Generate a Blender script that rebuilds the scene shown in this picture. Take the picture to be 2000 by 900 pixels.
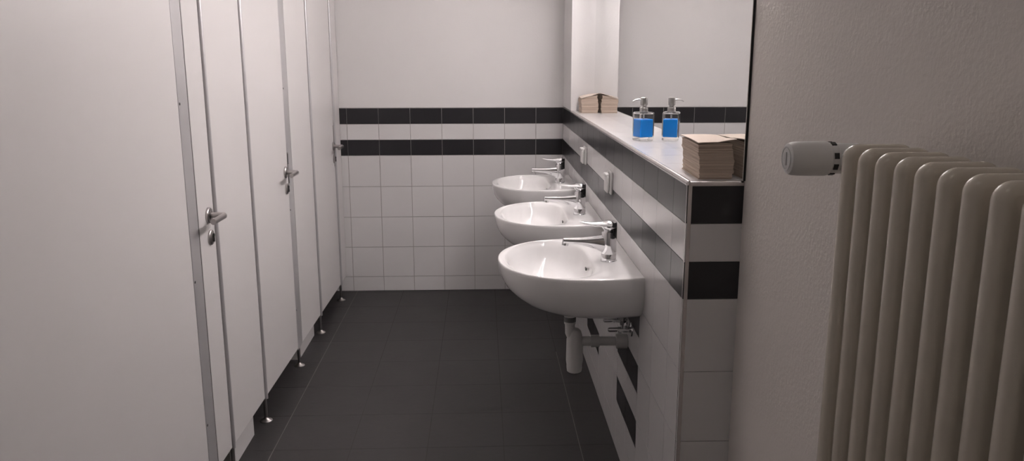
import bpy, bmesh, math, random
from mathutils import Vector, Matrix
random.seed(7)
sc = bpy.context.scene
for o in list(bpy.data.objects): bpy.data.objects.remove(o)

# ------------------------------------------------------------------ camera
H, FPX, PITCH, YAW = 1.5136, 1576.5, 0.2118, 0.0365
cam = bpy.data.objects.new('camera', bpy.data.cameras.new('camera'))
sc.collection.objects.link(cam); sc.camera = cam
cam.data.sensor_width = 36; cam.data.lens = FPX/2000*36; cam.data.clip_start = .02
_F = Vector((math.sin(YAW)*math.cos(PITCH), math.cos(YAW)*math.cos(PITCH), -math.sin(PITCH)))
_R = Vector((math.cos(YAW), -math.sin(YAW), 0)); _U = _R.cross(_F)
_ro = -0.001; _R, _U = _R*math.cos(_ro)+_U*math.sin(_ro), -_R*math.sin(_ro)+_U*math.cos(_ro)
cam.matrix_world = Matrix((( _R.x,_U.x,-_F.x,0),(_R.y,_U.y,-_F.y,0),(_R.z,_U.z,-_F.z,H),(0,0,0,1)))

# ------------------------------------------------------------------ light, exposure
world = bpy.data.worlds.new('world'); sc.world = world; world.use_nodes = True
world.node_tree.nodes['Background'].inputs[0].default_value = (0,0,0,1)
world.node_tree.nodes['Background'].inputs[1].default_value = 0
sc.view_settings.view_transform = 'Standard'; sc.view_settings.look = 'None'
sc.view_settings.gamma = 1; sc.view_settings.use_curve_mapping = False
sc.view_settings.exposure = 0.76
LAMP_COL = (1.0, .92, .915); TUBE_W = 27.0       # the lamp above the mirror
FILL_COL = (1.0, .92, .84); FILL_W = 3.2         # dim fill light added at the entrance end, out of view
MIRROR_LAMP_Z = 2.03

# ------------------------------------------------------------------ room numbers (metres)
XR, XW, XM = .516, .660, .652      # low tiled wall, plaster wall, mirror face
YN, YP, YB = 1.994, 4.73, 5.176    # near end of ledge, pillar front, back wall
XL, YF, ZC = -2.25, -.75, 2.62
LEV = [.0976,.2976,.4976,.6976,.8976,.9976,1.0976,1.1976]
ZL = 1.207                         # ledge top
TT = .006

# ------------------------------------------------------------------ materials
def nodes(m):
    m.use_nodes = True; nt = m.node_tree
    return nt, nt.nodes['Principled BSDF']
def mat(name, col, rough=.5, metal=0, bump=0, bscale=60, var=0, vscale=8, spec=.5, coat=0, rvar=0, trans=0, ior=1.45, bdist=.002, bdetail=4):
    m = bpy.data.materials.new(name); nt, b = nodes(m)
    b.inputs['Base Color'].default_value = (*col, 1); b.inputs['Roughness'].default_value = rough
    b.inputs['Metallic'].default_value = metal; b.inputs['Specular IOR Level'].default_value = spec
    b.inputs['Coat Weight'].default_value = coat; b.inputs['Coat Roughness'].default_value = .05
    b.inputs['Transmission Weight'].default_value = trans; b.inputs['IOR'].default_value = ior
    tc = nt.nodes.new('ShaderNodeTexCoord')
    if var:
        n = nt.nodes.new('ShaderNodeTexNoise'); n.inputs['Scale'].default_value = vscale; n.inputs['Detail'].default_value = 5
        nt.links.new(tc.outputs['Object'], n.inputs['Vector'])
        mx = nt.nodes.new('ShaderNodeMix'); mx.data_type = 'RGBA'
        mx.inputs['A'].default_value = (*[c*(1-var) for c in col],1); mx.inputs['B'].default_value = (*[min(1,c*(1+var)) for c in col],1)
        nt.links.new(n.outputs['Fac'], mx.inputs['Factor']); nt.links.new(mx.outputs['Result'], b.inputs['Base Color'])
        if rvar:
            mr = nt.nodes.new('ShaderNodeMapRange'); mr.inputs['To Min'].default_value = rough-rvar; mr.inputs['To Max'].default_value = rough+rvar
            nt.links.new(n.outputs['Fac'], mr.inputs['Value']); nt.links.new(mr.outputs['Result'], b.inputs['Roughness'])
    if bump:
        n = nt.nodes.new('ShaderNodeTexNoise'); n.inputs['Scale'].default_value = bscale; n.inputs['Detail'].default_value = bdetail
        nt.links.new(tc.outputs['Object'], n.inputs['Vector'])
        bp = nt.nodes.new('ShaderNodeBump'); bp.inputs['Strength'].default_value = bump; bp.inputs['Distance'].default_value = bdist
        nt.links.new(n.outputs['Fac'], bp.inputs['Height']); nt.links.new(bp.outputs['Normal'], b.inputs['Normal'])
    return m
M = {}
M['plaster'] = mat('white_paint', (.76,.745,.74), .75, bump=.25, bscale=90, var=.015, vscale=3)
M['rough_plaster'] = mat('rough_plaster', (.71,.665,.63), .8, bump=.45, bscale=110, var=.05, vscale=4, bdist=.002, bdetail=8)
M['ceiling'] = mat('ceiling_paint', (.78,.77,.76), .9)
M['white_tile'] = mat('white_tile', (.72,.705,.705), .2, bump=.05, bscale=25, var=.01, vscale=2)
M['black_tile'] = mat('black_tile', (.022,.021,.024), .28, bump=.05, bscale=25, var=.1, vscale=20)
M['grout'] = mat('tile_grout', (.42,.40,.385), .9, var=.1, vscale=40)
M['grout_light'] = mat('pale_grout', (.56,.54,.53), .9, var=.06, vscale=40)
M['floor_joint'] = mat('pale_floor_joint', (.17,.16,.155), .9, var=.3, vscale=14)
M['floor_tile'] = mat('slate_floor_tile', (.034,.031,.032), .5, bump=.25, bscale=35, var=.25, vscale=5, rvar=.08, bdetail=8)
M['floor_grout'] = mat('floor_grout', (.056,.052,.051), .9, var=.25, vscale=14)
M['laminate'] = mat('partition_laminate', (.70,.68,.675), .38, bump=.03, bscale=400, var=.012, vscale=2)
M['laminate_edge'] = mat('laminate_edge', (.12,.11,.11), .6)
M['aluminium'] = mat('satin_aluminium', (.56,.55,.56), .38, metal=.5)
M['steel'] = mat('brushed_steel', (.44,.42,.415), .3, metal=1, bump=.05, bscale=300)
M['dark_steel'] = mat('dark_steel', (.10,.10,.10), .4, metal=.8)
M['trim'] = mat('tile_trim', (.60,.57,.56), .25, metal=.85)
M['ceramic'] = mat('glazed_ceramic', (.86,.85,.845), .045, coat=0)
M['chrome'] = mat('polished_chrome', (.80,.80,.81), .06, metal=1)
M['black_plastic'] = mat('black_plastic', (.012,.012,.012), .35)
M['white_plastic'] = mat('white_plastic', (.72,.71,.70), .35)
M['trap_plastic'] = mat('trap_plastic', (.62,.61,.60), .4)
M['grey_rubber'] = mat('grey_rubber', (.16,.16,.16), .6)
M['radiator'] = mat('radiator_enamel', (.63,.575,.495), .24, coat=.2, bump=.04, bscale=60)
M['mirror'] = mat('mirror_silver', (.90,.905,.90), .0, metal=1)
M['mirror_edge'] = mat('mirror_edge', (.012,.012,.012), .4)
M['glass'] = mat('bottle_glass', (1,1,1), .09, trans=1, ior=1.22)
M['blue_soap'] = mat('blue_soap', (.0,.31,1.0), .3, ior=1.36)
M['tube_steel'] = mat('pump_steel', (.55,.54,.53), .28, metal=1)

def paper_mat():
    m = bpy.data.materials.new('recycled_paper'); nt, b = nodes(m); b.inputs['Roughness'].default_value = .9
    tc = nt.nodes.new('ShaderNodeTexCoord'); mp = nt.nodes.new('ShaderNodeMapping'); mp.inputs['Scale'].default_value = (3,3,260)
    n = nt.nodes.new('ShaderNodeTexNoise'); n.inputs['Scale'].default_value = 1.6; n.inputs['Detail'].default_value = 4
    r = nt.nodes.new('ShaderNodeValToRGB'); r.color_ramp.elements[0].color = (.42,.32,.25,1); r.color_ramp.elements[1].color = (.70,.585,.49,1)
    r.color_ramp.elements[0].position = .3; r.color_ramp.elements[1].position = .62
    nt.links.new(tc.outputs['Object'], mp.inputs['Vector']); nt.links.new(mp.outputs['Vector'], n.inputs['Vector'])
    nt.links.new(n.outputs['Fac'], r.inputs['Fac']); nt.links.new(r.outputs['Color'], b.inputs['Base Color'])
    return m
M['paper'] = paper_mat()
M['paper_top'] = mat('paper_sheet', (.74,.63,.55), .9, bump=.2, bscale=200, var=.03, vscale=30)
def emis(name, col, s):
    m = bpy.data.materials.new(name); nt, b = nodes(m)
    b.inputs['Base Color'].default_value = (.8,.8,.8,1); b.inputs['Emission Color'].default_value = (*col,1); b.inputs['Emission Strength'].default_value = s
    return m
M['tube_glow'] = emis('fluorescent_glow', LAMP_COL, TUBE_W)
M['fill_glow'] = emis('fill_light_glow', FILL_COL, FILL_W)

# ------------------------------------------------------------------ mesh helpers
def new(): return bmesh.new()
def box(bm, x0,x1,y0,y1,z0,z1, bev=0, seg=2, mi=0, rz=0, c=None):
    ret = bmesh.ops.create_cube(bm, size=1); vs = ret['verts']
    cx,cy,cz = (x0+x1)/2,(y0+y1)/2,(z0+z1)/2
    for v in vs: v.co = Vector((v.co.x*(x1-x0), v.co.y*(y1-y0), v.co.z*(z1-z0)))
    if rz: bmesh.ops.rotate(bm, verts=vs, cent=(0,0,0), matrix=Matrix.Rotation(rz,3,'Z'))
    bmesh.ops.translate(bm, verts=vs, vec=(cx,cy,cz))
    fs = set(f for v in vs for f in v.link_faces)
    for f in fs: f.material_index = mi
    if bev:
        es = list(set(e for v in vs for e in v.link_edges))
        r = bmesh.ops.bevel(bm, geom=es, offset=bev, segments=seg, affect='EDGES', profile=.5)
        for f in r['faces']: f.material_index = mi
def tilebox(bm, x0,x1,y0,y1,z0,z1, mi):
    # plain tile slab, cheap
    ret = bmesh.ops.create_cube(bm, size=1)
    for v in ret['verts']: v.co = Vector(((x0+x1)/2+v.co.x*(x1-x0),(y0+y1)/2+v.co.y*(y1-y0),(z0+z1)/2+v.co.z*(z1-z0)))
    for f in set(f for v in ret['verts'] for f in v.link_faces): f.material_index = mi
def frame(d):
    d = Vector(d).normalized(); a = Vector((0,0,1)) if abs(d.z) < .9 else Vector((1,0,0))
    s = d.cross(a).normalized(); return s, s.cross(d).normalized()
def tube(bm, pts, rad, n=20, cap=True, flat=1.0, mi=0):
    """sweep circles of radius rad[i] along pts; flat squashes the second axis"""
    pts = [Vector(p) for p in pts]; rad = rad if isinstance(rad,(list,tuple)) else [rad]*len(pts)
    flat = flat if isinstance(flat,(list,tuple)) else [flat]*len(pts)
    rings = []; s = None
    for i,p in enumerate(pts):
        d = (pts[min(i+1,len(pts)-1)]-pts[max(i-1,0)]).normalized()
        if s is None: s,t = frame(d)
        else:
            s = (s - d*s.dot(d)).normalized(); t = s.cross(d).normalized()
        rings.append([bm.verts.new(p + s*rad[i]*math.cos(a) + t*rad[i]*flat[i]*math.sin(a)) for a in [2*math.pi*k/n for k in range(n)]])
    for a,b in zip(rings, rings[1:]):
        for k in range(n):
            f = bm.faces.new((a[k],a[(k+1)%n],b[(k+1)%n],b[k])); f.smooth = True; f.material_index = mi
    if cap:
        for r in (rings[0][::-1], rings[-1]):
            f = bm.faces.new(r); f.material_index = mi
def lathe(bm, prof, cent=(0,0,0), axis=(0,0,1), n=32, mi=0):
    """prof: list of (radius, distance along axis)"""
    c = Vector(cent); a = Vector(axis).normalized(); s,t = frame(a); rings = []
    for r,h in prof:
        if r < 1e-6: rings.append([bm.verts.new(c+a*h)])
        else: rings.append([bm.verts.new(c+a*h+(s*math.cos(q)+t*math.sin(q))*r) for q in [2*math.pi*k/n for k in range(n)]])
    for A,B in zip(rings, rings[1:]):
        for k in range(n):
            a0,a1 = A[k%len(A)],A[(k+1)%len(A)]; b0,b1 = B[k%len(B)],B[(k+1)%len(B)]
            v = []
            for q in (a0,a1,b1,b0):
                if q not in v: v.append(q)
            if len(v) > 2:
                f = bm.faces.new(v); f.smooth = True; f.material_index = mi
def obj(name, bm, mats, parent=None, smooth=False, loc=None, angle=40):
    bmesh.ops.recalc_face_normals(bm, faces=bm.faces)
    if smooth:
        for f in bm.faces: f.smooth = True
    for e in bm.edges:
        if len(e.link_faces) == 2 and e.calc_face_angle(0) > math.radians(angle): e.smooth = False
    me = bpy.data.meshes.new(name); bm.to_mesh(me); bm.free()
    for m in (mats if isinstance(mats,(list,tuple)) else [mats]): me.materials.append(M[m])
    o = bpy.data.objects.new(name, me); sc.collection.objects.link(o)
    if parent: o.parent = parent
    if loc: o.location = loc
    return o
def tag(o, label=None, cat=None, group=None, kind=None):
    if label: o['label'] = label
    if cat: o['category'] = cat
    if group: o['group'] = group
    if kind: o['kind'] = kind
    return o
def thing(name, label, cat, loc=(0,0,0), rz=0, group=None):
    o = bpy.data.objects.new(name, None); sc.collection.objects.link(o); o.empty_display_size = .05
    o.location = loc; o.rotation_euler = (0,0,rz)
    return tag(o, label, cat, group)
def dup(root, loc, label):
    r = root.copy(); sc.collection.objects.link(r); r.location = loc; r['label'] = label
    def rec(src, dst):
        for ch in list(src.children):
            c = ch.copy(); sc.collection.objects.link(c); c.parent = dst; rec(ch, c)
    rec(root, r); return r
def struct(name, bm, mats, **k): return tag(obj(name, bm, mats, **k), kind='structure')

# ------------------------------------------------------------------ the room
G = .0016   # half joint
# floor: grout bed and separate dark tiles in it
bm = new(); box(bm, XL-.1, XW+.1, YF-.1, YB+.1, -.08, -.0005, mi=0)
PX_, PY_ = .3025, .3115; ax, ay = -.833, 3.27
i0 = math.floor((XL-ax)/PX_); j0 = math.floor((YF-ay)/PY_)
for i in range(i0, i0+11):
    for j in range(j0, j0+21):
        a0,a1 = max(XL, ax+i*PX_), min(XW+.02, ax+(i+1)*PX_); b0,b1 = max(YF, ay+j*PY_), min(YB, ay+(j+1)*PY_)
        if a1-a0 > .02 and b1-b0 > .02: tilebox(bm, a0+G, a1-G, b0+G, b1-G, -.01, 0, 1)
box(bm, ax-.0018, ax+.0018, YF, YB, -.005, -.0001, mi=2); box(bm, ax+4*PX_-.0018, ax+4*PX_+.0018, 2.7, 4.0, -.005, -.0001, mi=2)
struct('floor', bm, ['floor_grout','floor_tile','floor_joint'])
bm = new(); box(bm, XL-.1, XW+.1, YF-.1, YB+.1, ZC, ZC+.1); struct('ceiling', bm, 'ceiling')
bm = new(); box(bm, XL-.1, XL, YF-.1, YB+.1, 0, ZC); struct('wall_left', bm, 'plaster')
bm = new(); box(bm, XL, XW, YF-.1, YF, 0, ZC); struct('wall_front', bm, 'plaster')
# right plaster wall, densely roughened
bm = new(); box(bm, XW, XW+.12, YF-.1, YB+.1, 0, ZC); struct('wall_right', bm, 'rough_plaster')
# back wall: plaster above, tiles below
bm = new(); box(bm, XL, XW, YB+.004, YB+.12, 0, 1.2, mi=0); box(bm, XL, XW, YB, YB+.12, 1.2, ZC, mi=2)
LV0 = [0]+LEV
for r in range(8):
    blk = r in (5,7)
    for j in range(-9, 8):
        a0 = max(XL, -.6575+.2*(j-1)); a1 = min(XR-.0, -.6575+.2*j)
        if a1-a0 < .02: continue
        tilebox(bm, a0+G, a1-G, YB, YB+.01, LV0[r]+G, LV0[r+1]-G, 3 if blk else 1)
struct('wall_back', bm, ['grout','white_tile','plaster','black_tile'])
# low tiled wall carrying the washbasins, with the ledge on top
bm = new(); G = .0010
box(bm, XR+.004, XW, YN+.004, YB, 0, 1.198, mi=0)
jy_up = [YN, 2.14] + [2.14+.2015*k for k in range(1,14)] + [YB]
jy_up = [y for y in jy_up if y <= YB-.04] + [YB]
jy_lo = [YN, 2.14, 2.34, 2.54, 2.74, 2.94, 3.035, 3.235, 3.43, 3.63, 3.83, 4.03, 4.13, 4.33, 4.53, 4.73, 4.93, YB]
def row(z0, z1, ys, mi):
    for a,b in zip(ys, ys[1:]):
        m = mi(a,b) if callable(mi) else mi
        tilebox(bm, XR, XR+.008, a+G, b-G, z0+G, z1-G, m)
deco = lambda a,b: 2 if any(s-.01 < a and b < s+.41 for s in (2.54,3.43,4.33)) else 1
for k,(z0,z1) in enumerate(zip(LV0, LV0[1:])):
    if k in (1,2,3):
        for (y0,y1) in zip(jy_lo, jy_lo[1:]):
            d = deco(y0,y1)
            if d == 2:
                tilebox(bm, XR, XR+.008, y0+G, y1-G, z0+G, z0+.1-G, 1); tilebox(bm, XR, XR+.008, y0+G, y1-G, z0+.1+G, z1-G, 2)
            else: tilebox(bm, XR, XR+.008, y0+G, y1-G, z0+G, z1-G, 1)
    elif k == 0: row(z0, z1, jy_lo, 1)
    else: row(z0, z1, jy_up, 2 if k in (5,7) else 1)
    tilebox(bm, XR+.012, XW, YN, YN+.008, z0+G, z1-G, 2 if k in (5,7) else 1)
# ledge top tiles
for a,b in zip(jy_up, jy_up[1:]):
    tilebox(bm, XR+.011, XW, a+G+(.011 if a==YN else 0), b-G, 1.197, ZL, 1)
struct('wall_ledge', bm, ['grout_light','white_tile','black_tile'])
G = .0016
# pillar at the far end of the ledge
bm = new(); box(bm, XR, XW, YP, YB+.01, ZL, ZC); struct('wall_pillar', bm, 'plaster')
# tile edge trims (rounded profiles)
bm = new(); tube(bm, [(XR+.008,YN+.008,0),(XR+.008,YN+.008,ZL-.002)], .0085, 16); box(bm, XR+.002, XR+.012, YN-.0005, YN+.01, 0, 1.199); struct('trim_1', bm, 'trim')
bm = new(); tube(bm, [(XR+.007,YN+.008,ZL-.008),(XR+.007,YP,ZL-.008)], .0085, 16); struct('trim_2', bm, 'trim')
bm = new(); tube(bm, [(XR+.007,YN+.007,ZL-.008),(XW,YN+.007,ZL-.008)], .0085, 16); struct('trim_3', bm, 'trim')

# mirror
mr = thing('wall_mirror', 'large frameless wall mirror standing on the tiled ledge, with a black edge', 'mirror', (XM, (YN+YP)/2, ZL))
hw = (YP-YN+.014)/2
bm = new(); box(bm, 0, .0015, -hw, hw-.002, .0008, .82); obj('mirror_glass', bm, 'mirror', mr)
bm = new(); box(bm, .0016, .0078, -hw, hw, .0008, .82); tag(obj('backing', bm, 'mirror_edge', mr), 'black backing edge')

# ------------------------------------------------------------------ lamps, and an added fill light
def mirror_lamp(y, label):
    t = thing('mirror_lamp', label, 'lamp', (XW, y, MIRROR_LAMP_Z), 0, 'twin tube lamps above the mirror')
    bm = new(); box(bm, -.035, 0, -.62, .62, -.045, .045, .006); obj('housing', bm, 'white_plastic', t)
    for dz in (-.024,.024):
        bm = new(); tube(bm, [(-.056,-.585,dz),(-.056,.585,dz)], .013, 12); obj('tube_light', bm, 'tube_glow', t)
    for s in (-1,1):
        bm = new(); box(bm, -.072,-.034, s*.605-.016, s*.605+.016, -.042, .042, .003); obj('end_cap', bm, 'white_plastic', t)
    return t
mirror_lamp(2.62, 'white twin tube lamp on the wall above the near half of the mirror')
mirror_lamp(3.90, 'white twin tube lamp on the wall above the far half of the mirror')
t = thing('fill_light', 'added round fill light, unseen, above the entrance end of the room', 'lamp', (-.15, .25, ZC))  # added only to brighten the near part of the room
bm = new(); lathe(bm, [(0,0),(.15,0),(.15,-.03),(.145,-.032),(0,-.032)]); obj('base', bm, 'white_plastic', t)
bm = new(); lathe(bm, [(.14,-.033),(.14,-.05),(.115,-.08),(.06,-.095),(0,-.098)]); obj('diffuser', bm, 'fill_glow', t)

# ------------------------------------------------------------------ cubicle fronts (local frame: x out into the room, y along the front)
PS = .0125; PA = -math.atan(PS)
def pf(y): return (-.922+PS*(y-3.5), y, 0)
ZB, ZT, TH = .107, 2.08, .013
def panel(name, y0, y1, label, cat, group, zb=ZB):
    yc = (y0+y1)/2; h = (y1-y0)/2
    t = thing(name, label, cat, pf(yc), PA, group)
    bm = new(); box(bm, -TH, 0, -h+.0025, h-.0025, zb, ZT, .001, 1)
    obj('panel', bm, 'laminate', t)
    bm = new(); box(bm, -TH+.0015, -.0015, -h+.001, -h+.0026, zb+.002, ZT-.002); box(bm, -TH+.0015, -.0015, h-.0026, h-.001, zb+.002, ZT-.002)
    box(bm, -TH+.0015, -.0015, -h+.003, h-.003, zb-.0012, zb+.0004)
    tag(obj('edge_strip', bm, 'laminate_edge', t), 'dark edge strip')
    return t, yc
def lever(t, y, z=.99):
    a = obj('door_handle', _rose(y,z), 'steel', t)
    bm = new()
    r = .0098
    pts = [(.006,y,z),(.047,y,z),(.054,y-.003,z),(.0575,y-.010,z),(.0575,y-.118,z)]
    tube(bm, pts, [r,r,r*1.04,r,r], 20); obj('grip', bm, 'steel', a)
    bm = new(); lathe(bm, [(0,.0),(.026,0),(.026,.005),(.023,.008),(.012,.009),(.012,.011),(0,.011)], (0,y+.006,z-.078), (1,0,0))
    e = obj('lock_rose', bm, 'steel', t)
    bm = new(); lathe(bm, [(.0,.010),(.007,.010),(.007,.014),(0,.015)], (0,y+.006,z-.071), (1,0,0)); box(bm, .009,.0145, y+.003,y+.009, z-.093,z-.071,.001,1)
    tag(obj('key_slot', bm, 'dark_steel', e), 'dark keyhole cylinder')
def _rose(y, z):
    bm = new(); lathe(bm, [(0,0),(.027,0),(.027,.006),(.024,.009),(.013,.0095),(.013,.012),(0,.012)], (0,y,z), (1,0,0)); return bm
YA, YB_, YCc, YD, YD2, YE, YF_ = 2.55, 2.785, 3.228, 3.814, 3.912, 4.352, 4.968
RG = .0092   # half gap at a round post
t,yc = panel('partition_panel', .55, YA-.004, 'large plain white laminate panel nearest the camera, filling the left edge', 'partition', 'fixed partition panels')
_a = .10; _hl = (YA-.004-.55)/2; _e = pf(YA-.004)      # turned about its far edge so that it catches less light
t.rotation_euler = (0,0,PA-_a); t.location = (_e[0]-_hl*math.sin(-(PA-_a)), _e[1]-_hl*math.cos(PA-_a), 0)
t,yc = panel('cubicle_door', YA+.08, YB_-RG+.004, 'narrow white cubicle door leaf with lever handle, nearest of the handled doors', 'door', 'white cubicle doors')
lever(t, 2.722-yc)
t,yc = panel('partition_panel', YB_+RG+.004, YCc-RG, 'white fixed partition panel right of the nearest handled door', 'partition', 'fixed partition panels')
t,yc = panel('cubicle_door', YCc+RG, YD, 'white cubicle door with lever handle in the middle of the row', 'door', 'white cubicle doors')
lever(t, 3.765-yc)
t,yc = panel('partition_panel', YD2-.004, YE-RG, 'white fixed partition panel behind the grey post beside the middle door', 'partition', 'fixed partition panels')
t,yc = panel('cubicle_door', YE+RG, YF_-RG+.003, 'farthest white cubicle door, its lever handle close to the back wall', 'door', 'white cubicle doors')
lever(t, 4.925-yc, .985)
bm = new(); box(bm, 0, .0018, 4.941-yc, 4.957-yc, .86, 1.11, .0006, 1); tag(obj('strike_plate', bm, 'steel', t), 'steel latch plate')
t,yc = panel('partition_panel', YF_+RG+.003, YB-.004, 'narrow white fixed partition panel against the tiled back wall', 'partition', 'fixed partition panels')
# flat aluminium posts with rivets and a foot
def foot(t, x, y, ztop):
    bm = new(); tube(bm, [(x,y,.006),(x,y,ztop)], .0075, 16); obj('leg', bm, 'steel', t)
    bm = new(); lathe(bm, [(0,0),(.026,0),(.0255,.003),(.02,.007),(.011,.011),(.0075,.018),(0,.018)], (x,y,0)); obj('foot', bm, 'steel', t)
def flat_post(y0, y1, label, strike):
    yc = (y0+y1)/2; h = (y1-y0)/2
    t = thing('partition_post', label, 'post', pf(yc), PA, 'cubicle front posts')
    bm = new(); box(bm, -.016, -.0015, -h, h, ZB-.012, ZT, .0015, 2); obj('profile', bm, 'aluminium', t)
    for z in (1.372,.80,.30,1.9):
        bm = new(); lathe(bm, [(.0045,0),(.004,.0012),(0,.0018)], (-.0015,-h+.01,z), (1,0,0), 12); tag(obj('rivet', bm, 'dark_steel', t), 'dark rivet')
    if strike:
        bm = new(); box(bm, -.002, .001, -h+.003, -h+.020, .925, 1.075, .001, 1); s = obj('strike_plate', bm, 'steel', t)
        bm = new(); box(bm, .0005, .0014, -h+.006, -h+.016, .93, .972); tag(obj('latch_slot', bm, 'black_plastic', s), 'black latch slot')
        bm = new(); box(bm, .0005, .0014, -h+.006, -h+.016, 1.02, 1.07); tag(obj('latch_slot', bm, 'black_plastic', s), 'black latch slot')
    foot(t, -.009, -h+.04, ZB-.011)
    return t
flat_post(YA, YA+.08, 'flat grey metal post beside the nearest large door', False)
flat_post(YD+.002, YD2-.002, 'flat grey metal post with rivets and latch plate beside the middle door', True)
def round_post(y, label, strike=False):
    t = thing('hinge_post', label, 'post', pf(y), PA, 'cubicle front posts')
    bm = new(); tube(bm, [(.001,0,ZB-.006),(.001,0,ZT)], .0085, 20); obj('profile', bm, 'aluminium', t)
    foot(t, -.004, 0, ZB-.006)
    if strike:
        bm = new(); box(bm, .003, .0105, -.02, -.009, .86, 1.11, .001, 1); obj('strike_plate', bm, 'steel', t)
round_post(YB_+.004, 'slim round metal post right of the nearest lever handle')
round_post(YCc, 'slim round metal post with domed foot left of the middle door')
round_post(YE, 'slim round metal post with domed foot between the grey post and the farthest door')
round_post(YF_+.003, 'slim round metal post with domed foot closest to the back wall')
# masonry walls between the cubicles
for n,(a,b) in enumerate(((2.80,3.095),(3.935,4.305))):
    bm = new(); box(bm, XL, -.950, a, b, 0, ZC, mi=0)
    for z0,z1 in zip(LV0,LV0[1:]): tilebox(bm, -.952, -.944, a+.001, b-.001, z0+G, z1-G, 1)
    struct('wall_cubicle', bm, ['grout','white_tile'])

# ------------------------------------------------------------------ washbasins
ZR = .824
def ray_shape(inside, c, th):
    d = (math.cos(th), math.sin(th)); lo, hi = 0, .6
    for _ in range(40):
        m = (lo+hi)/2
        if inside(c[0]+d[0]*m, c[1]+d[1]*m): lo = m
        else: hi = m
    return (c[0]+d[0]*lo, c[1]+d[1]*lo)
def in_outer(v, u):
    if v < 0: return False
    if v < .17: return abs(u) <= .300-.022*((.17-v)/.17)**2
    return ((v-.17)/.295)**2.15+(abs(u)/.300)**2.15 <= 1
def in_open(v, u):
    if v > .27: return ((v-.27)/.165)**2.15+(abs(u)/.266)**2.15 <= 1
    return (abs(v-.27)/.128)**3.4+(abs(u)/.266)**3.4 <= 1
def make_basin():
    t = thing('washbasin', '', 'washbasin', (XR, 2.75, 0), 0, 'white oval washbasins on the tiled wall')
    N = 144; c = (.27, 0); c2 = (.27,0)
    cor = math.atan2(.278, -.27)
    ths = sorted([2*math.pi*k/N - math.pi for k in range(N)] + [cor, -cor])
    out = [ray_shape(in_outer, c, th) for th in ths]; op = [ray_shape(in_open, c, th) for th in ths]
    bm = new(); rings = []
    def ring(pts): rings.append([bm.verts.new((-v, u, z)) for v,u,z in pts])
    ds = [.176,.174,.168,.158,.146,.130,.108,.086,.063,.035,.012,.004]
    sv = [.42,.52,.61,.70,.775,.840,.900,.945,.973,.992,.999,1.0]
    su = [.40,.50,.60,.70,.80,.885,.935,.965,.985,1.0,1.0,1.0]
    bm_b = None
    for d,a,b in zip(ds,sv,su): ring([(v*a, u*b, ZR-d) for v,u in out])
    ins = lambda p, q, f: (p[0]+(q[0]-p[0])*f, p[1]+(q[1]-p[1])*f)
    def toward(p, dist, z):
        L = math.hypot(c[0]-p[0], c[1]-p[1]); q = ins(p, c, dist/L); return (q[0], q[1], z)
    ring([toward(p, .0015, ZR-.001) for p in out]); ring([toward(p, .005, ZR) for p in out])
    for f,z in ((.35,ZR-.0005),(.7,ZR-.0015),(.92,ZR-.003)):
        ring([(*ins((toward(p,.005,0)[0],toward(p,.005,0)[1]), q, f), z) for p,q in zip(out,op)])
    for s,z in ((1,.006),(.975,.013),(.95,.026),(.92,.045),(.88,.066),(.81,.086),(.70,.103),(.55,.114),(.35,.120),(.13,.123)):
        ring([(c[0]+(v-c[0])*s - .02*(1-s), u*s, ZR-z) for v,u in op])
    n = len(ths)
    for A,B in zip(rings, rings[1:]):
        for k in range(n):
            f = bm.faces.new((A[k],A[(k+1)%n],B[(k+1)%n],B[k])); f.smooth = True
    bm.faces.new(rings[0][::-1]); bm.faces.new(rings[-1])
    obj('bowl', bm, 'ceramic', t, angle=60)
    vb = .27-.128
    bm = new(); box(bm, -(vb+.0150), -(vb+.0105), -.010, .010, ZR-.048, ZR-.038, .002, 2); tag(obj('overflow', bm, 'black_plastic', t), 'dark overflow slot')
    bm = new(); lathe(bm, [(0,.0),(.028,0),(.030,.002),(.026,.004),(.018,.0045),(.016,.007),(0,.008)], (-.252,0,ZR-.1235)); tag(obj('drain', bm, 'chrome', t), 'chrome drain')
    return t
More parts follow.
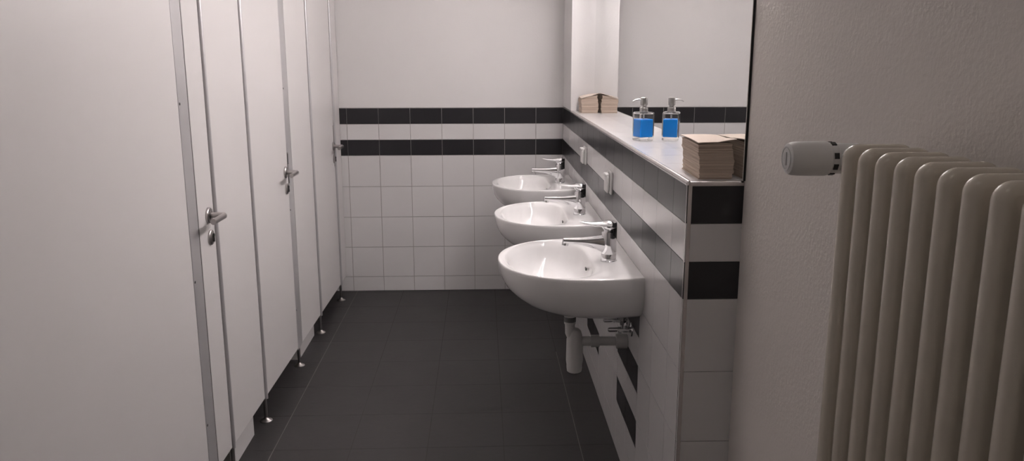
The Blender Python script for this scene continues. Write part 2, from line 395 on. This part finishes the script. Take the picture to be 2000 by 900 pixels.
def make_faucet():
    t = thing('faucet', '', 'faucet', (XR-.083, 2.70, ZR), 0, 'chrome single lever mixer taps')
    bm = new(); lathe(bm, [(0,-.002),(.0285,-.002),(.0285,.0015),(.0265,.003),(.0262,.024),(.0255,.025),(.0255,.0265),(.0262,.0275),(.0256,.06),(.0252,.098),(.024,.102),(.018,.104),(0,.104)], n=40)
    obj('body', bm, 'chrome', t)
    # spout
    bm = new(); pts = []; rad = []; fl = []
    for k in range(15):
        s = k/14; x = -.006-.152*s
        top = .092-.010*s - .004*math.sin(math.pi*s)
        th_ = .050*(1-s)**2.6+.0205+.004*(1-s)
        pts.append((x,0,top-th_/2)); rad.append(.0205-.0070*s**.8); fl.append(th_/2/rad[-1])
    pts = [Vector(p) for p in pts]; rings = []
    for p,r,f in zip(pts,rad,fl):
        rr = []
        for q in range(24):
            a = 2*math.pi*q/24; ca,sa = math.cos(a),math.sin(a); e = .75
            rr.append(bm.verts.new((p.x, p.y+r*math.copysign(abs(ca)**e,ca), p.z+r*f*math.copysign(abs(sa)**e,sa))))
        rings.append(rr)
    for A,B in zip(rings,rings[1:]):
        for q in range(24):
            f = bm.faces.new((A[q],A[(q+1)%24],B[(q+1)%24],B[q])); f.smooth = True
    bm.faces.new(rings[0]); bm.faces.new(rings[-1][::-1])
    sp = obj('spout', bm, 'chrome', t)
    bm = new(); lathe(bm, [(0,.012),(.0115,.012),(.0118,-.002),(.0118,-.010),(.010,-.012),(0,-.0115)], (-.150,0,.066), (.12,0,1), 24); obj('aerator', bm, 'chrome', sp)
    # lever: neck, cap and a flat tapering blade
    bm = new(); lathe(bm, [(0,.103),(.0175,.103),(.0185,.108),(.0205,.112),(.0255,.116),(.0268,.120),(.0268,.130),(.025,.136),(.018,.1395),(0,.141)], n=40)
    lv = obj('lever', bm, 'chrome', t)
    bm = new(); rings = []
    for k in range(13):
        s = k/12; x = .006-.108*s; w = .0235*(1-s)**.55+.0055 if s<1 else .004; hh = .0085*(1-s)**.8+.0025
        z = .130+.006*s - .004*math.sin(math.pi*s)
        rings.append([bm.verts.new((x, w*math.cos(a), z+hh*math.sin(a))) for a in [2*math.pi*q/20 for q in range(20)]])
    for A,B in zip(rings,rings[1:]):
        for q in range(20):
            f = bm.faces.new((A[q],A[(q+1)%20],B[(q+1)%20],B[q])); f.smooth = True
    bm.faces.new(rings[0]); bm.faces.new(rings[-1][::-1]); obj('blade', bm, 'chrome', lv)
    bm = new()
    for k in range(9):
        pass
    # dark band around the back of the body, below the cap
    rings = []
    for k in range(11):
        a = -1.15+2.3*k/10; zt = .117; zb = .074+.018*abs(k-5)/5
        for_z = [zt, zb]; r = .0266
        rings.append([bm.verts.new((r*math.cos(a), r*math.sin(a), z)) for z in for_z]+[bm.verts.new(((r-.004)*math.cos(a),(r-.004)*math.sin(a),z)) for z in for_z[::-1]])
    for A,B in zip(rings,rings[1:]):
        for q in range(4):
            f = bm.faces.new((A[q],A[(q+1)%4],B[(q+1)%4],B[q]))
    bm.faces.new(rings[0]); bm.faces.new(rings[-1][::-1])
    tag(obj('back_band', bm, 'black_plastic', t), 'black band on the back of the body')
    return t
def make_trap():
    t = thing('bottle_trap', '', 'drain trap', (.308, 2.75, 0), 0, 'white bottle traps under the basins')
    bm = new(); lathe(bm, [(0,.6485),(.028,.6485),(.032,.636),(.032,.626),(.026,.612),(.021,.608),(.021,.604),(0,.604)]); obj('flange', bm, 'trap_plastic', t)
    bm = new(); lathe(bm, [(0,.606),(.0215,.606),(.0215,.588),(0,.588)]); tag(obj('sealing_ring', bm, 'grey_rubber', t), 'grey rubber ring')
    bm = new(); tube(bm, [(0,0,.592),(0,0,.580),(0,0,.578),(.001,0,.545),(.008,0,.53)], [.021,.021,.018,.018,.018], 24); obj('neck', bm, 'trap_plastic', t)
    bm = new(); lathe(bm, [(0,.562),(.014,.560),(.022,.552),(.025,.54),(.027,.53),(.0295,.52),(.0305,.44),(.0285,.425),(.028,.412),(.0265,.400),(.021,.396),(0,.395)], (.018,0,0)); obj('bottle', bm, 'trap_plastic', t)
    bm = new(); tube(bm, [(.03,0,.512),(.085,0,.512)], .0175, 24); tube(bm, [(.075,0,.512),(.106,0,.512)], .022, 24); obj('outlet_nut', bm, 'trap_plastic', t)
    bm = new(); tube(bm, [(.10,0,.512),(.175,0,.510)], .0165, 24); obj('outlet_pipe', bm, 'trap_plastic', t)
    bm = new(); lathe(bm, [(.0165,-.002),(.025,0),(.0265,.003),(.0275,.040),(0,.040)], (.167,0,.510), (1,0,0)); obj('wall_sleeve', bm, 'trap_plastic', t)
    return t
def make_valve(dy):
    t = thing('angle_valve', '', 'valve', (XR, 2.75+dy, .58), 0, 'chrome angle valves under the basins')
    bm = new(); lathe(bm, [(0,0),(.026,0),(.025,.004),(.014,.008),(0,.008)], (0,0,0), (-1,0,0)); obj('wall_rose', bm, 'chrome', t)
    bm = new(); tube(bm, [(-.005,0,0),(-.045,0,0)], .010, 20); tube(bm, [(-.03,0,0),(-.03,0,.032)], .009, 20); tube(bm, [(-.03,0,.018),(-.03,0,.034)], .0115, 6); obj('valve_body', bm, 'chrome', t)
    bm = new(); tube(bm, [(-.044,0,0),(-.078,0,0),(-.082,0,0)], [.0085,.0085,.006], 12); obj('knob', bm, 'chrome', t)
    bm = new(); tube(bm, [(-.03,0,.03),(-.03,0,.050),(-.031,0,.064)], .005, 12); obj('hose', bm, 'steel', t)
    return t
SY = [2.75, 3.585, 4.50]; FY = [2.70, 3.545, 4.48]
names = ['nearest to the camera', 'middle of the three', 'farthest, by the back wall']
b0 = make_basin(); f0 = make_faucet(); tr0 = make_trap(); v0 = make_valve(-.075); v1 = make_valve(.03)
lab_b = ['white ceramic washbasin nearest the camera, on the tiled wall', 'white ceramic washbasin between the nearest and the farthest one', 'farthest white ceramic washbasin, beside the tiled back wall']
lab_f = ['chrome lever tap on the nearest washbasin', 'chrome lever tap on the middle washbasin', 'chrome lever tap on the farthest washbasin']
lab_t = ['white plastic bottle trap under the nearest washbasin', 'white plastic bottle trap hidden under the middle washbasin', 'white plastic bottle trap hidden under the farthest washbasin']
lab_v = [[f'chrome angle valve under the {w} washbasin, on the {s} side' for s in ('camera','back wall')] for w in ('nearest','middle','farthest')]
for i in range(3):
    if i == 0:
        b0['label'] = lab_b[0]; f0['label'] = lab_f[0]; tr0['label'] = lab_t[0]; v0['label'] = lab_v[0][0]; v1['label'] = lab_v[0][1]; continue
    dy = SY[i]-SY[0]
    dup(b0, (XR, SY[i], 0), lab_b[i]); dup(f0, (XR-.083, FY[i], ZR), lab_f[i]); dup(tr0, (.308, SY[i], 0), lab_t[i])
    dup(v0, (XR, SY[i]-.075, .58), lab_v[i][0]); dup(v1, (XR, SY[i]+.03, .58), lab_v[i][1])

# ------------------------------------------------------------------ sockets on the low wall
def socket(y, z, label, lid):
    t = thing('wall_socket', label, 'socket', (XR, y, z), 0, 'white wall sockets between the washbasins')
    bm = new(); box(bm, -.012, 0, -.041, .041, -.045, .045, .006, 3); obj('cover_plate', bm, 'white_plastic', t)
    bm = new(); lathe(bm, [(.0,.011),(.034,.011),(.035,.024),(.031,.027),(0,.027)], (0,0,-.002), (-1,0,0)) if not lid else box(bm, -.026,-.0115,-.035,.035,-.040,.032,.009,4)
    obj('socket_insert' if not lid else 'hinged_lid', bm, 'white_plastic', t)
    if lid:
        bm = new(); box(bm, -.030,-.011,-.030,.030,.028,.037,.003,2); obj('lid_hinge', bm, 'white_plastic', t)
    return t
socket(3.99, 1.035, 'white wall socket with hinged lid, nearer the back wall', True)
socket(3.19, 1.022, 'white wall socket with hinged lid, between the nearest and middle washbasins', True)

# ------------------------------------------------------------------ paper towels
def towels(loc, w, d, h, label, rz=0, sag=.01, n=26, lift=0, flare=.006):
    t = thing('paper_towel_stack', label, 'paper towels', loc, rz, 'stacks of folded paper towels')
    bm = new(); zz = 0; st = h/n
    rnd = random.Random(int(loc[1]*100))
    for k in range(n):
        ox, oy = rnd.uniform(-.0012,.0012), rnd.uniform(-.002,.002)
        ww = w - .002*math.sin(k*.9)-.003*(1-math.sin(math.pi*k/n)) ; off = .003*math.sin(k/n*5)
        nx, ny = 6, 8; z0, z1 = k*st, k*st+st*.93
        amp = sag*(k/n)**2
        def pt(i, j, z):
            fx, fy = i/nx-.5, j/ny-.5
            return (fx*ww+ox+off, fy*(d-.004)+oy, z+lift*fx*(z/h)+amp*(math.cos(fx*math.pi*1.1)*.7+math.cos(fy*math.pi)*.5-.45)*(z/h))
        top = [[bm.verts.new(pt(i,j,z1)) for j in range(ny+1)] for i in range(nx+1)]; bot = [[bm.verts.new(pt(i,j,z0)) for j in range(ny+1)] for i in range(nx+1)]
        for i in range(nx):
            for j in range(ny):
                bm.faces.new((top[i][j],top[i+1][j],top[i+1][j+1],top[i][j+1])); bm.faces.new((bot[i][j],bot[i][j+1],bot[i+1][j+1],bot[i+1][j]))
        for i in range(nx):
            bm.faces.new((bot[i][0],bot[i+1][0],top[i+1][0],top[i][0])); bm.faces.new((bot[i+1][ny],bot[i][ny],top[i][ny],top[i+1][ny]))
        for j in range(ny):
            bm.faces.new((bot[0][j+1],bot[0][j],top[0][j],top[0][j+1])); bm.faces.new((bot[nx][j],bot[nx][j+1],top[nx][j+1],top[nx][j]))
    obj('folded_sheets', bm, 'paper', t)
    # slightly wider, lifted top sheet
    bm = new(); nx, ny = 10, 12
    def tp(i,j,dz):
        fx, fy = i/nx-.5, j/ny-.5
        zc = h + lift*fx + sag*(math.cos(fx*math.pi*1.1)*.7+math.cos(fy*math.pi)*.5-.45)+.0008
        zc += .009*max(0,fx)*2*max(0,-fy)*2 + .004*max(0,-fx)*2
        return (fx*(w+flare), fy*(d+flare), zc+dz)
    A = [[bm.verts.new(tp(i,j,.002)) for j in range(ny+1)] for i in range(nx+1)]; B = [[bm.verts.new(tp(i,j,0)) for j in range(ny+1)] for i in range(nx+1)]
    for i in range(nx):
        for j in range(ny):
            bm.faces.new((A[i][j],A[i+1][j],A[i+1][j+1],A[i][j+1])); bm.faces.new((B[i][j],B[i][j+1],B[i+1][j+1],B[i+1][j]))
    for i in range(nx): bm.faces.new((B[i][0],B[i+1][0],A[i+1][0],A[i][0])); bm.faces.new((B[i+1][ny],B[i][ny],A[i][ny],A[i+1][ny]))
    for j in range(ny): bm.faces.new((B[0][j+1],B[0][j],A[0][j],A[0][j+1])); bm.faces.new((B[nx][j],B[nx][j+1],A[nx][j+1],A[nx][j]))
    obj('top_sheet', bm, 'paper_top', t)
    return t
towels((.597, 2.125, ZL), .088, .205, .092, 'stack of brown folded paper towels at the near end of the ledge', math.radians(-2), .004, lift=.004, flare=.010)
towels((.5995, 4.600, ZL), .092, .20, .090, 'stack of brown folded paper towels at the far end of the ledge, by the pillar', math.radians(-2), .006, lift=.022, flare=.004)

# ------------------------------------------------------------------ soap dispenser
t = thing('soap_dispenser', 'square glass soap dispenser with blue soap and steel pump, on the ledge', 'soap dispenser', (.600, 3.005, ZL+.0005), math.radians(19))
w = .0305
bm = new(); box(bm, -w,w,-w,w,0,.106,.006,3)
# hollow inside
bm2 = new(); box(bm2, -w+.0035,w-.0035,-w+.0035,w-.0035,.013,.1025,.004,3)
bmesh.ops.reverse_faces(bm2, faces=bm2.faces)
me_ = bpy.data.meshes.new('tmp'); bm2.to_mesh(me_); bm2.free()
o_b = None
bmesh.ops.recalc_face_normals(bm, faces=bm.faces)
bm.from_mesh(me_); bpy.data.meshes.remove(me_)
me = bpy.data.meshes.new('bottle'); bm.to_mesh(me); bm.free(); me.materials.append(M['glass'])
ob = bpy.data.objects.new('bottle', me); sc.collection.objects.link(ob); ob.parent = t; tag(ob, 'clear square glass bottle')
bm = new(); box(bm, -w+.0037,w-.0037,-w+.0037,w-.0037,.0133,.080,.0038,3); tag(obj('liquid_soap', bm, 'blue_soap', t, smooth=False), 'bright blue liquid soap')
bm = new(); lathe(bm, [(0,.1055),(.0150,.1055),(.0155,.107),(.0155,.120),(.0145,.122),(.010,.123),(.010,.129),(.0130,.131),(.0135,.133),(.0135,.155),(.0125,.158),(.008,.1595),(0,.160)], n=32); pu = obj('pump', bm, 'tube_steel', t)
bm = new(); tube(bm, [(0,0,.148),(-.02,0,.1515),(-.034,0,.150),(-.044,0,.144)], [.0045,.0036,.0030,.0026], 14)
o = obj('nozzle', bm, 'tube_steel', pu); o.rotation_euler = (0,0,math.radians(-10))
bm = new(); tube(bm, [(0,0,.0785),(0,0,.104)], .003, 12); tag(obj('dip_tube', bm, 'tube_steel', t), 'dip tube above the soap')

# ------------------------------------------------------------------ radiator
rd = thing('radiator', 'cream column radiator with many upright sections on the plaster wall', 'radiator', (.553, .80, 0))
def section_bm():
    bm = new(); x0,x1,z0,z1,r,b = -.048,.052,.12,1.394,.021,.0130
    # rounded outline in xz, swept with a rounded thickness profile in y
    out = []
    for cx,cz,a0 in ((x1-r,z1-r,0),(x0+r,z1-r,90),(x0+r,z0+r,180),(x1-r,z0+r,270)):
        for k in range(9):
            a = math.radians(a0+90*k/8); out.append((cx,cz,math.cos(a),math.sin(a)))
    prof = [(b*(1-math.sin(math.radians(q))), b*math.cos(math.radians(q))) for q in range(0,91,15)]   # (inset, y)
    prof2 = [(p[0],-p[1]) for p in prof]; 
    seq = prof[:1]+prof[1:]  # from side (inset b) to edge (inset 0)
    lst = [(i,y) for i,y in prof] + [(i,y) for i,y in prof[::-1][1:]]
    rings = []
    full = [(b*(1-math.sin(a)), -b*math.cos(a)) for a in [math.radians(q) for q in range(0,181,15)]]
    for ins,y in full:
        rings.append([bm.verts.new((cx+nx*(r-ins), y, cz+nz*(r-ins))) for cx,cz,nx,nz in out])
    n = len(out)
    for A,B in zip(rings,rings[1:]):
        for k in range(n):
            f = bm.faces.new((A[k],A[(k+1)%n],B[(k+1)%n],B[k])); f.smooth = True
    bm.faces.new(rings[0]); bm.faces.new(rings[-1][::-1])
    return bm
s0 = obj('section', section_bm(), 'radiator', rd)
for k in range(1, 15):
    c_ = s0.copy(); sc.collection.objects.link(c_); c_.parent = rd; c_.location = (0, .3095-.0484*k, 0)
s0.location = (0,.3095,0)
for z in (1.361,.175):
    bm = new(); tube(bm, [(.002,-.375,z),(.002,.300,z)], .021, 20); obj('connecting_pipe', bm, 'radiator', rd)
for y in (.15,-.25):
    for z in (.3,1.2):
        bm = new(); box(bm, .03, XW-.553, y-.012, y+.012, z-.02, z+.02); obj('wall_bracket', bm, 'radiator', rd)
tv = thing('thermostatic_valve', 'white thermostatic valve head at the far top corner of the radiator', 'valve', (.553, 1.215, 1.361))
bm = new(); lathe(bm, [(0,.088),(.020,.088),(.0235,.086),(.0255,.080),(.0262,.070),(.0268,.030),(.0255,.026),(.021,.024),(0,.024)], axis=(-1,0,0), n=40); hd = obj('head', bm, 'white_plastic', tv)
bm = new(); lathe(bm, [(.018,.0885),(.0185,.0892),(.0165,.0892),(.0165,.0885)], axis=(-1,0,0), n=40); tag(obj('dial_ring', bm, 'trap_plastic', hd), 'thin grey ring on the dial')
bm = new(); box(bm, -.0895,-.088,-.001,.001,-.010,.010); obj('dial_mark', bm, 'trap_plastic', hd)
bm = new(); lathe(bm, [(0,.026),(.0235,.026),(.0245,.022),(.0245,.014),(.022,.012),(0,.012)], axis=(-1,0,0), n=32); cl = obj('collar', bm, 'white_plastic', tv)
for a in (75,115,160,205,250,290,335,20):
    q = math.radians(a); bm = new(); box(bm, -.0235,-.0165,-.0045,.0045,-.001,.001)
    for v in bm.verts:
        y,z = v.co.y, v.co.z+.0246; v.co.y, v.co.z = y*math.cos(q)-z*math.sin(q), y*math.sin(q)+z*math.cos(q)
    tag(obj('collar_slot', bm, 'black_plastic', cl), 'black slot in the collar')
bm = new(); tube(bm, [(-.014,0,0),(.02,0,0)], .0235, 28); tube(bm, [(.004,-.002,0),(.004,-.080,0)], .018, 24); tube(bm, [(.02,0,0),(.03,0,0)], [.0235,.014], 24); obj('valve_body', bm, 'white_plastic', tv)
bm = new(); tube(bm, [(.022,.0,0),(XW-.553,.0,0)], .009, 16); obj('supply_pipe', bm, 'radiator', tv)
